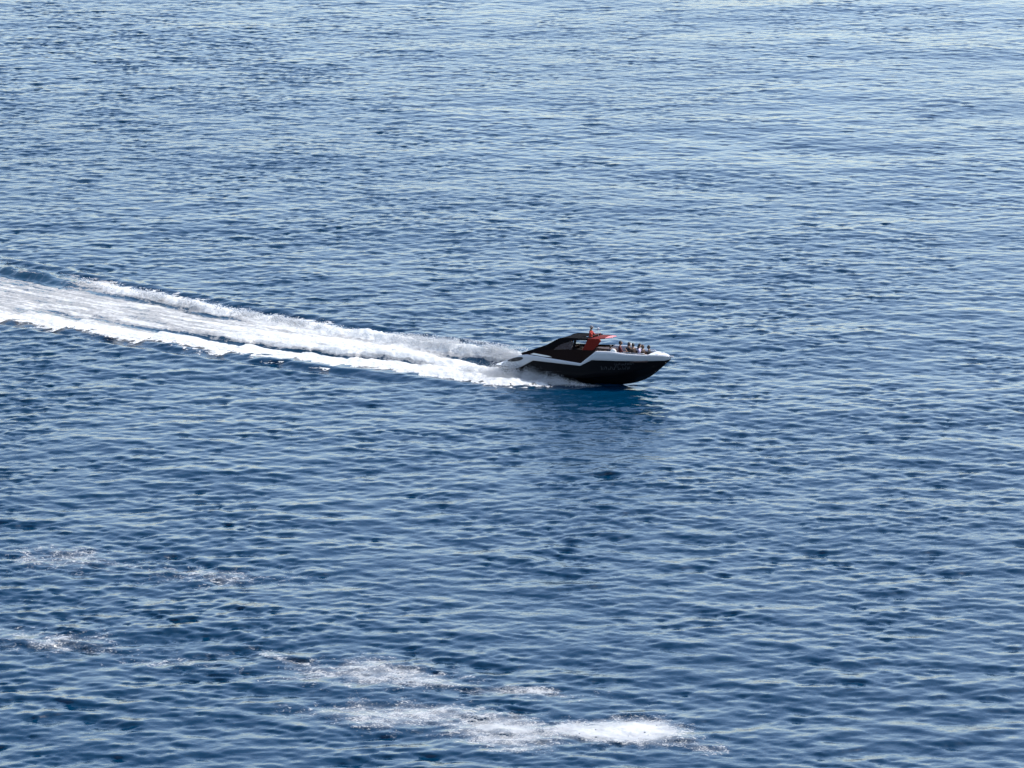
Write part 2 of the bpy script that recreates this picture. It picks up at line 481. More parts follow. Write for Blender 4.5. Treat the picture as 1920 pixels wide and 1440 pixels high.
EDGE = np.interp(np.abs(VE), [0.78, 0.95, 1.08, 1.25, 1.5], [1.6, 0.85, 0.42, 0.1, -0.35])
EDGE = np.minimum(EDGE, np.interp(T, [1.2, 3.2, 6.5, 64, 70], [-0.8, 0.15, 1.6, 1.6, -0.4]))
C -= 0.55 * sstep(41, 47, T) * sstep(0.6, 0.72, VE)
wco = np.stack([PXw, PYw, Z], -1).reshape(-1, 3)
wme = mesh_np('boat_wake', wco, grid_quads(*SS.shape)[:, ::-1][:, [3, 2, 1, 0]])
set_attr(wme, 'cover', C)
set_attr(wme, 'edge', EDGE)
set_attr(wme, 'along', T)
set_attr(wme, 'across', VV * wake_w(SS))
wake = link('boat_wake', wme, None, [M['wake']])
tag(wake, 'broad white churned wake trailing left behind the speedboat', 'wake', None, 'stuff')

# ------------------------------------------------------------------ spray (clouds of small drops)
TET = np.array([[1, 1, 1], [-1, -1, 1], [-1, 1, -1], [1, -1, -1]]) * 0.6
def drops(name, P, size, label):
    n = len(P)
    q = rng.normal(size=(n, 4)); q /= np.linalg.norm(q, axis=1)[:, None]
    w, x, y, z = q.T
    RM = np.stack([1 - 2 * (y * y + z * z), 2 * (x * y - z * w), 2 * (x * z + y * w),
                   2 * (x * y + z * w), 1 - 2 * (x * x + z * z), 2 * (y * z - x * w),
                   2 * (x * z - y * w), 2 * (y * z + x * w), 1 - 2 * (x * x + y * y)], -1).reshape(n, 3, 3)
    co = np.einsum('nij,kj->nki', RM, TET) * size[:, None, None] + P[:, None, :]
    f = np.array([[0, 1, 2], [0, 3, 1], [0, 2, 3], [1, 3, 2]])
    tri = (np.arange(n)[:, None, None] * 4 + f[None]).reshape(-1, 3)
    me = mesh_np(name, co.reshape(-1, 3), tri, smooth=False)
    o = link(name, me, None, [M['drop']])
    tag(o, label, 'spray', None, 'stuff')
    return o
def track(s, n, z):
    return np.stack([G[0] + HV[0] * s + NV[0] * n, G[1] + HV[1] * s + NV[1] * n, z], -1)
# near side: thrown from the chine, thickening aft
n = 130000
s = -0.7 - 9.4 * rng.beta(1.7, 1.3, n)
t = -s
out = np.abs(rng.normal(0, 1, n)) * np.interp(t, [1.5, 4, 7, 10], [0.12, 0.35, 0.6, 0.9])
top = np.interp(t, [0.7, 1.8, 3.8, 6.5, 8, 10.5], [0.02, 0.14, 0.5, 0.85, 0.8, 0.5])
z = np.abs(rng.normal(0, 0.5, n)) * top * np.exp(-(out / 1.4)) + 0.02
clump = fbm(s * 1.7, out * 3 + z * 2, 3)
keep = rng.random(n) < (0.55 + 0.9 * clump) * np.interp(t, [0.7, 2.0, 4.0], [0.0, 0.35, 1.0])
P1 = track(s, -(np.interp(t, [-0.3, 0.6, 2.2, 4], [0.25, 0.9, 1.35, 1.42]) + out * 0.9), z)[keep]
drops('spray', P1, rng.gamma(2.0, 0.0038, len(P1)) + 0.004, 'fine white spray thrown up along the near side of the black hull')
# far side and behind the transom: higher plume
n = 60000
s = -3.0 - 15 * rng.beta(1.6, 1.8, n)
t = -s
v = 0.84 + rng.normal(0, 0.13, n)
top = np.interp(t, [3, 6, 9, 14, 18], [0.4, 0.75, 0.8, 0.7, 0.4])
z = np.minimum(np.abs(rng.normal(0, 0.38, n)), 0.8) * top * np.exp(-((v - 0.84) / 0.2) ** 2) + 0.2
keep = rng.random(n) < 0.5 + 1.0 * fbm(s * 1.3, z * 4 + v * 2, 3)
P2 = track(s, wake_c(s) + v * wake_w(s), z + 0.12 * top)[keep]
drops('spray', P2, rng.gamma(2.0, 0.006, len(P2)) + 0.006, 'high plume of white spray behind the stern on the far side')
# crest of the far wake wave breaking further back
n = 26000
s = -18 - 26 * rng.random(n)
keep = rng.random(n) < 0.45 + 1.6 * fbm(s / 1.3, 0 * s + 2.2, 3)
s = s[keep]
v = 0.86 + rng.normal(0, 0.06, len(s))
z = np.interp(-s, [18, 32, 45], [0.18, 0.20, 0.20]) + np.abs(rng.normal(0, 0.10, len(s)))
P3 = track(s, wake_c(s) + v * wake_w(s), z)
drops('spray', P3, rng.gamma(2.0, 0.008, len(P3)) + 0.006, 'feathery spray blown off the far crest of the wake')

# ------------------------------------------------------------------ speedboat
boat = empty('speedboat', BOAT_ORG, (ROLL, -PITCH, YAW))
tag(boat, 'black and white open-bow speedboat with red arch racing to the right', 'speedboat')
ip = np.interp
def b_(x): return ip(x, [-0.4, 0, 2, 5, 6.9, 7.7, 8.2, 8.63, 9.1, 9.46, 9.8, 10.0, 10.15], [1.36, 1.42, 1.5, 1.54, 1.49, 1.38, 1.25, 1.08, 0.84, 0.62, 0.38, 0.20, 0.05])
def bc_(x): return ip(x, [-0.4, 0, 5, 6.9, 7.7, 8.63, 9.4, 9.9, 10.15], [1.28, 1.32, 1.36, 1.2, 0.97, 0.60, 0.25, 0.07, 0.02])
def zch_(x): return ip(x, [-0.4, 5, 7, 8.2, 9.2, 9.8, 10.15], [0.5, 0.58, 0.78, 1.04, 1.36, 1.58, 1.74])
def zk_(x): return ip(x, [-0.4, 6.2, 7.1, 7.6, 8.05, 8.5, 8.86, 9.2, 9.45, 9.85, 10.15], [0, 0, 0.10, 0.18, 0.29, 0.46, 0.65, 0.90, 1.10, 1.46, 1.72])
def zref_(x): return ip(x, [-0.4, 2, 6, 6.9, 7.7, 8.63, 9.46, 9.9, 10.15], [1.7, 2.0, 2.24, 2.25, 2.14, 2.08, 2.05, 2.0, 1.93])
def zb_(x): return ip(x, [-0.4, 0.5, 0.92, 1.76, 4.85, 5.63, 7.97, 9.9, 10.15], [0.86, 0.94, 1.06, 1.50, 1.31, 1.70, 1.71, 1.69, 1.77])
def zt_(x): return ip(x, [-0.4, -0.2, 0.2, 0.6, 0.98, 1.35, 4.89, 5.91, 6.88, 7.7, 8.63, 9.46, 9.9, 10.15], [1.18, 1.34, 1.50, 1.66, 1.78, 1.83, 1.45, 2.24, 2.25, 2.14, 2.08, 2.05, 2.0, 1.93])
def side_y(x, z):
    t = np.clip((z - zch_(x)) / np.maximum(0.05, zref_(x) - zch_(x)), 0, 1.2)
    return bc_(x) + (b_(x) - bc_(x)) * t ** 0.9

def strips(name, rings, mat, parent, closed=False, smooth=True, flip=False):
    """rings: list of equally long point lists, skinned to one sheet"""
    bm = bmesh.new()
    vs_ = [[bm.verts.new(p) for p in r] for r in rings]
    for a, c in zip(vs_[:-1], vs_[1:]):
        m_ = len(a)
        for i in range(m_ if closed else m_ - 1):
            j = (i + 1) % m_
            try: bm.faces.new((a[i], a[j], c[j], c[i]))
            except ValueError: pass
    bmesh.ops.remove_doubles(bm, verts=bm.verts, dist=1e-5)
    bmesh.ops.recalc_face_normals(bm, faces=bm.faces)
    me = bpy.data.meshes.new(name); bm.to_mesh(me); bm.free()
    if smooth:
        for p in me.polygons: p.use_smooth = True
    return link(name, me, parent, [mat])

XS = np.unique(np.concatenate([np.linspace(-0.4, 10.0, 70), [0.92, 1.35, 1.76, 4.85, 4.89, 5.63, 5.91, 10.08, 10.15]]))
# hull bottom and sides in one closed-section skin, both sides
rings = []
for x in XS:
    zk, zc, zb = zk_(x), zch_(x), zb_(x)
    zc = min(zc, zb - 0.02)
    half = [(0.0, zk), (bc_(x) * 0.5, zk + (zc - zk) * 0.47), (bc_(x) * 0.96, zc - 0.02), (bc_(x) + 0.03, zc)]
    for f in (0.25, 0.5, 0.75, 1.0):
        z = zc + (zb - zc) * f
        half.append((side_y(x, z), z))
    ring = [(x, -y, z) for y, z in half[::-1]] + [(x, y, z) for y, z in half[1:]]
    rings.append(ring)
hull = strips('hull', rings, M['black'], boat)
hull['label'] = 'glossy black hull side'
# transom
r0 = rings[0]
bm = bmesh.new()
bm.faces.new([bm.verts.new(p) for p in r0] + [bm.verts.new(p) for p in ((-0.4, 1.3, 1.15), (-0.4, -1.3, 1.15))])
me = bpy.data.meshes.new('transom'); bm.to_mesh(me); bm.free()
link('transom', me, boat, [M['white']])
# white topside band with rub rail, gunwale cap and inner liner
CAP = 0.17
def cap_w(x): return min(CAP, 0.75 * b_(x))
for sgn in (-1, 1):
    rings = []
    for x in XS:
        zb, zt = zb_(x), zt_(x)
        ring = []
        ring.append((x, sgn * (side_y(x, zb) - 0.004), zb - 0.01))
        ring.append((x, sgn * (side_y(x, zb) + 0.022), zb + 0.012))
        for f in (0.35, 0.7, 0.92):
            z = zb + (zt - zb) * f
            ring.append((x, sgn * (side_y(x, z) + 0.016), z))
        yt = side_y(x, zt)
        ring.append((x, sgn * (yt - 0.03), zt + 0.012))
        ring.append((x, sgn * max(0, yt - cap_w(x) + 0.03), zt + 0.015))
        ring.append((x, sgn * max(0, yt - cap_w(x)), zt - 0.02))
        zl = max(1.05, zch_(x) + 0.12) if x < 9.0 else zt - 0.05
        zl = min(zl, zt - 0.05)
        ring.append((x, sgn * max(0, min(yt - cap_w(x) - 0.02, side_y(x, zl) - 0.07)), zl))
        rings.append(ring)
    o = strips('gunwale', rings, M['white'], boat)
    # boot stripe along the chine
    rings = []
    for x in np.linspace(0.6, 8.4, 30):
        z0 = zch_(x) + 0.03
        rings.append([(x, sgn * (side_y(x, z0) + 0.006), z0), (x, sgn * (side_y(x, z0 + 0.06) + 0.006), z0 + 0.06)])
    strips('boot_stripe', rings, M['stripe'], hull)

def poly_prism(name, pts, z0, z1, mat, parent, bevel=0.02):
    """plan outline extruded between two heights"""
    bm = bmesh.new()
    lo = [bm.verts.new((x, y, z0)) for x, y in pts]; hi = [bm.verts.new((x, y, z1)) for x, y in pts]
    bm.faces.new(lo[::-1]); bm.faces.new(hi)
    for i in range(len(pts)):
        j = (i + 1) % len(pts)
        bm.faces.new((lo[i], lo[j], hi[j], hi[i]))
    bmesh.ops.recalc_face_normals(bm, faces=bm.faces)
    if bevel: bmesh.ops.bevel(bm, geom=[e for e in bm.edges], offset=bevel, segments=2, affect='EDGES', profile=0.6)
    me = bpy.data.meshes.new(name); bm.to_mesh(me); bm.free()
    return link(name, me, parent, [mat])

def hull_y(x, z):
    if z >= zch_(x): return side_y(x, z)
    return bc_(x) * 0.94 * max(0.0, (z - zk_(x)) / max(0.05, zch_(x) - zk_(x)))
def inner(x, d=0.0, z=9.0): return max(0.02, min(side_y(x, zt_(x)) - cap_w(x) - 0.022, hull_y(x, z) - 0.09) - d)
def plan(xa, xb, d=0.0, n=14, z=1.0):
    xx = np.linspace(xa, xb, n)
    return [(x, -inner(x, d, z)) for x in xx] + [(x, inner(x, d, z)) for x in xx[::-1]]
poly_prism('cockpit_sole', plan(-0.2, 6.3, 0.02), 0.92, 1.0, M['teak'], boat, 0)
poly_prism('bow_sole', plan(6.3, 8.6, 0.04, 14, 1.13), 1.15, 1.22, M['teak'], boat, 0)
# foredeck
bm = bmesh.new()
rg = []
for x in np.linspace(9.02, 10.13, 12):
    yy = side_y(x, zt_(x)) - 0.02
    rg.append([(x, yy * f, zt_(x) + 0.018 + 0.03 * (1 - f * f)) for f in np.linspace(-1, 1, 9)])
bm.free()
strips('foredeck', rg, M['white'], boat)
rg = [[(9.02, -(side_y(9.02, z) - 0.12), z), (9.02, side_y(9.02, z) - 0.12, z)] for z in (1.48, 1.6, 1.8, zt_(9.02) + 0.02)]
strips('bow_bulkhead', rg, M['white'], boat)
# bow roller and stem fitting
poly_prism('bow_roller', [(9.95, -0.09), (10.32, -0.06), (10.36, 0), (10.32, 0.06), (9.95, 0.09)], 1.86, 1.96, M['white'], boat, 0.015)
# swim platform and stern sunpad
pl = [(-0.95, -0.95), (-0.80, -1.22), (-0.35, -1.37), (0.45, -1.38), (0.45, 1.38), (-0.35, 1.37), (-0.80, 1.22), (-0.95, 0.95)]
sp_ = poly_prism('swim_platform', pl, 0.98, 1.10, M['white'], boat, 0.03)
poly_prism('platform_edge', [(x * 1.005, y * 1.006) for x, y in pl], 1.015, 1.065, M['dark'], sp_, 0.01)
poly_prism('sunpad', plan(0.3, 1.7, 0.05), 1.0, 1.58, M['cushion'], boat, 0.06)
poly_prism('rear_bench', plan(1.75, 2.5, 0.02), 1.0, 1.42, M['brown'], boat, 0.05)

def side_ellipse(name, cx, cz, rx, rz, tilt, mat, parent, sgn=-1, off=0.028):
    bm = bmesh.new()
    vs_ = []
    for i in range(20):
        a = 2 * math.pi * i / 20
        # lens shape: fuller at the front
        u, w = rx * math.cos(a), rz * math.sin(a) * (1 + 0.25 * math.cos(a))
        x = cx + u * math.cos(tilt) - w * math.sin(tilt); z = cz + u * math.sin(tilt) + w * math.cos(tilt)
        vs_.append(bm.verts.new((x, sgn * (side_y(x, z) + off), z)))
    f = bm.faces.new(vs_)
    r = bmesh.ops.extrude_face_region(bm, geom=[f])
    for v in r['geom']:
        if isinstance(v, bmesh.types.BMVert): v.co.y -= sgn * 0.05
    bmesh.ops.recalc_face_normals(bm, faces=bm.faces)
    me = bpy.data.meshes.new(name); bm.to_mesh(me); bm.free()
    return link(name, me, parent, [mat])
for sgn in (-1, 1):
    side_ellipse('side_vent', 0.57, 1.50, 0.54, 0.115, R(12), M['dark'], boat, sgn, 0.032)

# cockpit side panels (dark maroon) and hardtop side rails
def xz_panel(name, pts, yfun, thick, mat, parent, sgn, bevel=0.012):
    bm = bmesh.new()
    a = [bm.verts.new((x, sgn * yfun(x, z), z)) for x, z in pts]
    c = [bm.verts.new((x, sgn * (yfun(x, z) - thick), z)) for x, z in pts]
    bm.faces.new(a); bm.faces.new(c[::-1])
    for i in range(len(pts)):
        j = (i + 1) % len(pts)
        bm.faces.new((a[i], c[i], c[j], a[j]))
    bmesh.ops.triangulate(bm, faces=[f for f in bm.faces if len(f.verts) > 4])
    bmesh.ops.recalc_face_normals(bm, faces=bm.faces)
    me = bpy.data.meshes.new(name); bm.to_mesh(me); bm.free()
    return link(name, me, parent, [mat])
def y_panel(x, z): return side_y(x, zt_(x)) - 0.05 - 0.10 * max(0, z - zt_(x)) / 0.8
def zr(z): return z - 0.24 * min(1.0, max(0.0, (z - 2.2) / 0.75))
def y_rail(x, z): return 1.37 - 0.22 * max(0.0, z - 2.0) / 1.1
for sgn in (-1, 1):
    top_ = [(1.0, 1.86), (2.0, 2.06), (3.15, 2.23), (4.2, 2.26), (5.3, 2.26), (5.95, 2.28)]
    bot_ = [(x, zt_(x) - 0.04) for x in (5.95, 5.6, 5.25, 4.89, 4.2, 3.4, 2.6, 1.9, 1.35, 1.0)]
    p = xz_panel('cockpit_side_panel', top_ + bot_, y_panel, 0.06, M['maroon'], boat, sgn)
    xz_panel('side_light_strip', [(1.55, 1.865), (1.8, 1.945), (2.75, 1.82), (3.0, 1.74), (2.4, 1.765)], lambda x, z: y_panel(x, z) + 0.004, 0.004, M['cushion'], p, sgn)
    up_ = [(0.92, 1.90), (1.6, 2.12), (2.15, 2.36), (2.60, 2.60), (2.90, 2.84), (3.16, 3.02), (3.36, 3.12), (3.60, 3.17), (4.30, 3.185), (5.25, 3.17)]
    dn_ = [(5.25, 3.08), (4.5, 3.06), (4.00, 2.96), (3.60, 2.80), (3.30, 2.56), (2.98, 2.19), (2.0, 2.02), (1.0, 1.82)]
    xz_panel('hardtop_rail', [(x, zr(z)) for x, z in up_ + dn_], y_rail, 0.11, M['top'], boat, sgn)
    sh = 0.0 if sgn < 0 else -0.85
    leg = [(x + sh, z) for x, z in [(4.88, 2.12), (5.06, 2.62), (5.20, 3.02), (5.26, 3.17), (5.98, 3.20), (6.10, 3.06), (5.84, 2.64), (5.52, 2.17)]]
    xz_panel('arch_leg', [(x, zr(z)) for x, z in leg], lambda x, z: y_rail(x, z) - 0.02, 0.12, M['red'], boat, sgn)
    xz_panel('roof_post', [(4.28, 2.2), (4.40, 2.2), (4.50, 2.80), (4.36, 2.80)], lambda x, z: y_rail(x, z) - 0.03, 0.06, M['top'], boat, sgn)
    # window rim
    xz_panel('quarter_window', [(x, zr(z)) for x, z in [(3.08, 2.22), (4.26, 2.27), (4.34, 2.99), (4.00, 2.93), (3.60, 2.77), (3.30, 2.53)]], lambda x, z: y_rail(x, z) - 0.06, 0.008, M['glass'], boat, sgn)

def slab(name, xa, xb, wfun, zfun, th, mat, parent, hole=None, nx=22, ny=16):
    bm = bmesh.new()
    xx = np.linspace(xa, xb, nx); g = []
    for x in xx:
        w = wfun(x)
        g.append([bm.verts.new((x, w * f, zfun(x) + 0.03 * (1 - f * f))) for f in np.linspace(-1, 1, ny)])
    for i in range(nx - 1):
        for j in range(ny - 1):
            cx = (xx[i] + xx[i + 1]) / 2; cy = (g[i][j].co.y + g[i][j + 1].co.y) / 2
            if hole and hole[0] < cx < hole[1] and hole[2] < cy < hole[3]: continue
            bm.faces.new((g[i][j], g[i][j + 1], g[i + 1][j + 1], g[i + 1][j]))
    for v in [v for v in bm.verts if not v.link_faces]: bm.verts.remove(v)
    bmesh.ops.recalc_face_normals(bm, faces=bm.faces)
    bmesh.ops.solidify(bm, geom=list(bm.faces), thickness=th)
    me = bpy.data.meshes.new(name); bm.to_mesh(me); bm.free()
    for p in me.polygons: p.use_smooth = False
    return link(name, me, parent, [mat])
roof = slab('hardtop', 3.2, 5.32, lambda x: y_rail(x, 3.1) - 0.10, lambda x: ip(x, [3.2, 3.6, 5.3], [2.77, 2.89, 2.91]), 0.05, M['top'], boat, (4.58, 5.25, -0.36, 0.52))
visor = slab('red_visor', 5.33, 6.15, lambda x: ip(x, [5.3, 5.8, 6.15], [1.10, 0.86, 0.62]), lambda x: ip(x, [5.3, 6.15], [2.90, 2.95]), 0.05, M['red'], boat)
slab('visor_lip', 6.154, 6.5, lambda x: ip(x, [6.15, 6.5], [0.62, 0.36]), lambda x: ip(x, [6.15, 6.5], [2.95, 2.98]), 0.045, M['pink'], visor, nx=4)
# windscreen between the arch legs
wr = []
for z, x in ((2.1, 5.70), (2.22, 5.74), (2.34, 5.78)):
    w = y_rail(x, z) - 0.16
    wr.append([(x + 0.16 * (1 - f * f), w * f, z) for f in np.linspace(-1, 1, 11)])
strips('windscreen', wr, M['glass'], boat)
poly_prism('helm_console', [(5.1, -1.1), (5.95, -1.15), (6.28, -1.0), (6.28, -0.3), (5.6, -0.3), (5.1, -0.4)], 1.0, 2.14, M['brown'], boat, 0.05)
poly_prism('side_console', [(5.0, 0.35), (5.6, 0.3), (6.28, 0.3), (6.28, 1.05), (5.95, 1.15), (5.0, 1.12)], 1.0, 2.16, M['brown'], boat, 0.05)
poly_prism('helm_seat', [(4.35, -0.45), (4.95, -0.45), (4.95, 0.5), (4.35, 0.5)], 1.0, 1.78, M['brown'], boat, 0.06)
poly_prism('seat_backrest', [(4.22, -0.45), (4.36, -0.45), (4.36, 0.5), (4.22, 0.5)], 1.5, 2.2, M['brown'], boat, 0.05)
# bow benches with backrests
for sgn in (-1, 1):
    xx = np.linspace(6.45, 8.80, 9)
    outl = [(x, sgn * inner(x, 0.01, 1.25)) for x in xx] + [(x, sgn * max(0.03, inner(x, 0, 1.25) - 0.58)) for x in xx[::-1]]
    poly_prism('bow_bench', outl, 1.22, 1.62, M['brown'], boat, 0.03)
    xx = np.linspace(7.15, 8.98, 9)
    outl = [(x, sgn * inner(x, -0.02)) for x in xx] + [(x, sgn * max(0.05, inner(x) - 0.10)) for x in xx[::-1]]
    poly_prism('bow_backrest', outl, 1.62, 2.02, M['brown'], boat, 0.03)
    # rounded white headrest at the aft end of the bow bench
    bm = bmesh.new()
    bmesh.ops.create_uvsphere(bm, u_segments=20, v_segments=12, radius=1)
    for v in bm.verts:
        v.co = Vector((6.98 + 0.20 * v.co.x, sgn * (1.30 + 0.10 * v.co.y), 2.22 + 0.21 * (v.co.z if v.co.z > 0 else v.co.z * 0.5)))
    me = bpy.data.meshes.new('headrest'); bm.to_mesh(me); bm.free()
    for p in me.polygons: p.use_smooth = True
    link('headrest', me, boat, [M['cushion']])

def tube(bm, pts, rad, seg=8):
    pts = [Vector(p) for p in pts]
    prev = None
    for i, p in enumerate(pts):
        d = (pts[min(i + 1, len(pts) - 1)] - pts[max(i - 1, 0)]).normalized()
        a = d.orthogonal().normalized() if abs(d.z) > 0.95 else d.cross(Vector((0, 0, 1))).normalized()
        c = d.cross(a).normalized()
        r = rad[i] if isinstance(rad, (list, tuple)) else rad
        ring = [bm.verts.new(p + a * r * math.cos(2 * math.pi * k_ / seg) + c * r * math.sin(2 * math.pi * k_ / seg)) for k_ in range(seg)]
        if prev:
            for k_ in range(seg):
                bm.faces.new((prev[k_], prev[(k_ + 1) % seg], ring[(k_ + 1) % seg], ring[k_]))
        else: bm.faces.new(ring[::-1])
        prev = ring
    bm.faces.new(prev)
def tube_obj(name, pts, rad, mat, parent, seg=8):
    bm = bmesh.new(); tube(bm, pts, rad, seg)
    bmesh.ops.recalc_face_normals(bm, faces=bm.faces)
    me = bpy.data.meshes.new(name); bm.to_mesh(me); bm.free()
    for p in me.polygons: p.use_smooth = True
    return link(name, me, parent, [mat])
# low grab rails on the bow gunwale, stern light, cleats
for sgn in (-1, 1):
    pts = [(x, sgn * (side_y(x, zt_(x)) - 0.09), zt_(x) + h_) for x, h_ in ((7.5, 0.02), (7.55, 0.07), (8.2, 0.08), (8.8, 0.08), (8.85, 0.02))]
    tube_obj('grab_rail', pts, 0.012, M['steel'], boat)
    tube_obj('cleat', [(9.35, sgn * 0.45, 2.09), (9.55, sgn * 0.40, 2.09)], 0.02, M['steel'], boat)
tube_obj('light_mast', [(5.45, 0.02, 2.9), (5.45, 0.02, 3.40)], 0.02, M['white'], roof)
bm = bmesh.new(); bmesh.ops.create_uvsphere(bm, u_segments=12, v_segments=8, radius=0.07)
for v in bm.verts: v.co = Vector((v.co.x + 5.45, v.co.y + 0.02, v.co.z + 3.42))
me = bpy.data.meshes.new('mast_light'); bm.to_mesh(me); bm.free()
link('mast_light', me, roof, [M['white']])
# worn grey script-like mark on the hull side (illegible in the photograph)
def side_stroke(bm, pts, w, sgn=-1):
    P = [Vector((x, 0, z)) for x, z in pts]
    prev = None
    for i, p in enumerate(P):
        d = (P[min(i + 1, len(P) - 1)] - P[max(i - 1, 0)]).normalized()
        nrm = Vector((-d.z, 0, d.x)) * w * (0.45 + 0.55 * math.sin(math.pi * (i + 0.5) / len(P)))
        pr = []
        for q_ in (p + nrm, p - nrm):
            pr.append(bm.verts.new((q_.x, sgn * (side_y(q_.x, q_.z) + 0.005), q_.z)))
        if prev: bm.faces.new((prev[0], prev[1], pr[1], pr[0]))
        prev = pr
for sgn in (-1, 1):
    bm = bmesh.new()
    r_ = random.Random(4)
    def word(x0, z0, rise, n_, hgt):
        x = x0
        for i in range(n_):
            w = hgt * r_.uniform(0.7, 1.1)
            zz = z0 + rise * (x - x0)
            pts = []
            k0 = r_.uniform(0, 6)
            for a in np.linspace(0, 1, 12):
                pts.append((x + w * (a + 0.18 * math.sin(a * 6.3 + k0)), zz + hgt * 0.5 * math.sin(a * r_.choice((4.0, 6.3)) + k0)))
            side_stroke(bm, pts, 0.013, sgn)
            x += w * 1.25
    word(6.15, 1.22, 0.04, 7, 0.22)
    word(7.05, 1.50, 0.04, 6, 0.18)
    me = bpy.data.meshes.new('hull_mark'); bm.to_mesh(me); bm.free()
    link('hull_mark', me, hull, [M['decal']])

# ------------------------------------------------------------------ people
SKIN = [paint('skin_tan', (0.17, 0.09, 0.055), 0.6, 0.08), paint('skin_brown', (0.12, 0.06, 0.035), 0.6, 0.08), paint('skin_fair', (0.44, 0.28, 0.20), 0.6, 0.08)]
CL = {n_: paint('cloth_' + n_, c_, 0.85, 0.15, scale=14) for n_, c_ in dict(black=(0.012, 0.012, 0.015), white=(0.72, 0.72, 0.74), red=(0.27, 0.018, 0.010),
      maroon=(0.09, 0.015, 0.018), navy=(0.015, 0.02, 0.05), brown=(0.035, 0.02, 0.015), orange=(0.35, 0.13, 0.03), lilac=(0.45, 0.40, 0.55), grey=(0.12, 0.12, 0.13)).items()}
HAIR = {n_: paint('hair_' + n_, c_, 0.6, 0.3, scale=30) for n_, c_ in dict(black=(0.010, 0.008, 0.008), brown=(0.05, 0.025, 0.012), straw=(0.45, 0.36, 0.22)).items()}
HAIR['cap'] = CL['white']; HAIR['darkhat'] = CL['grey']

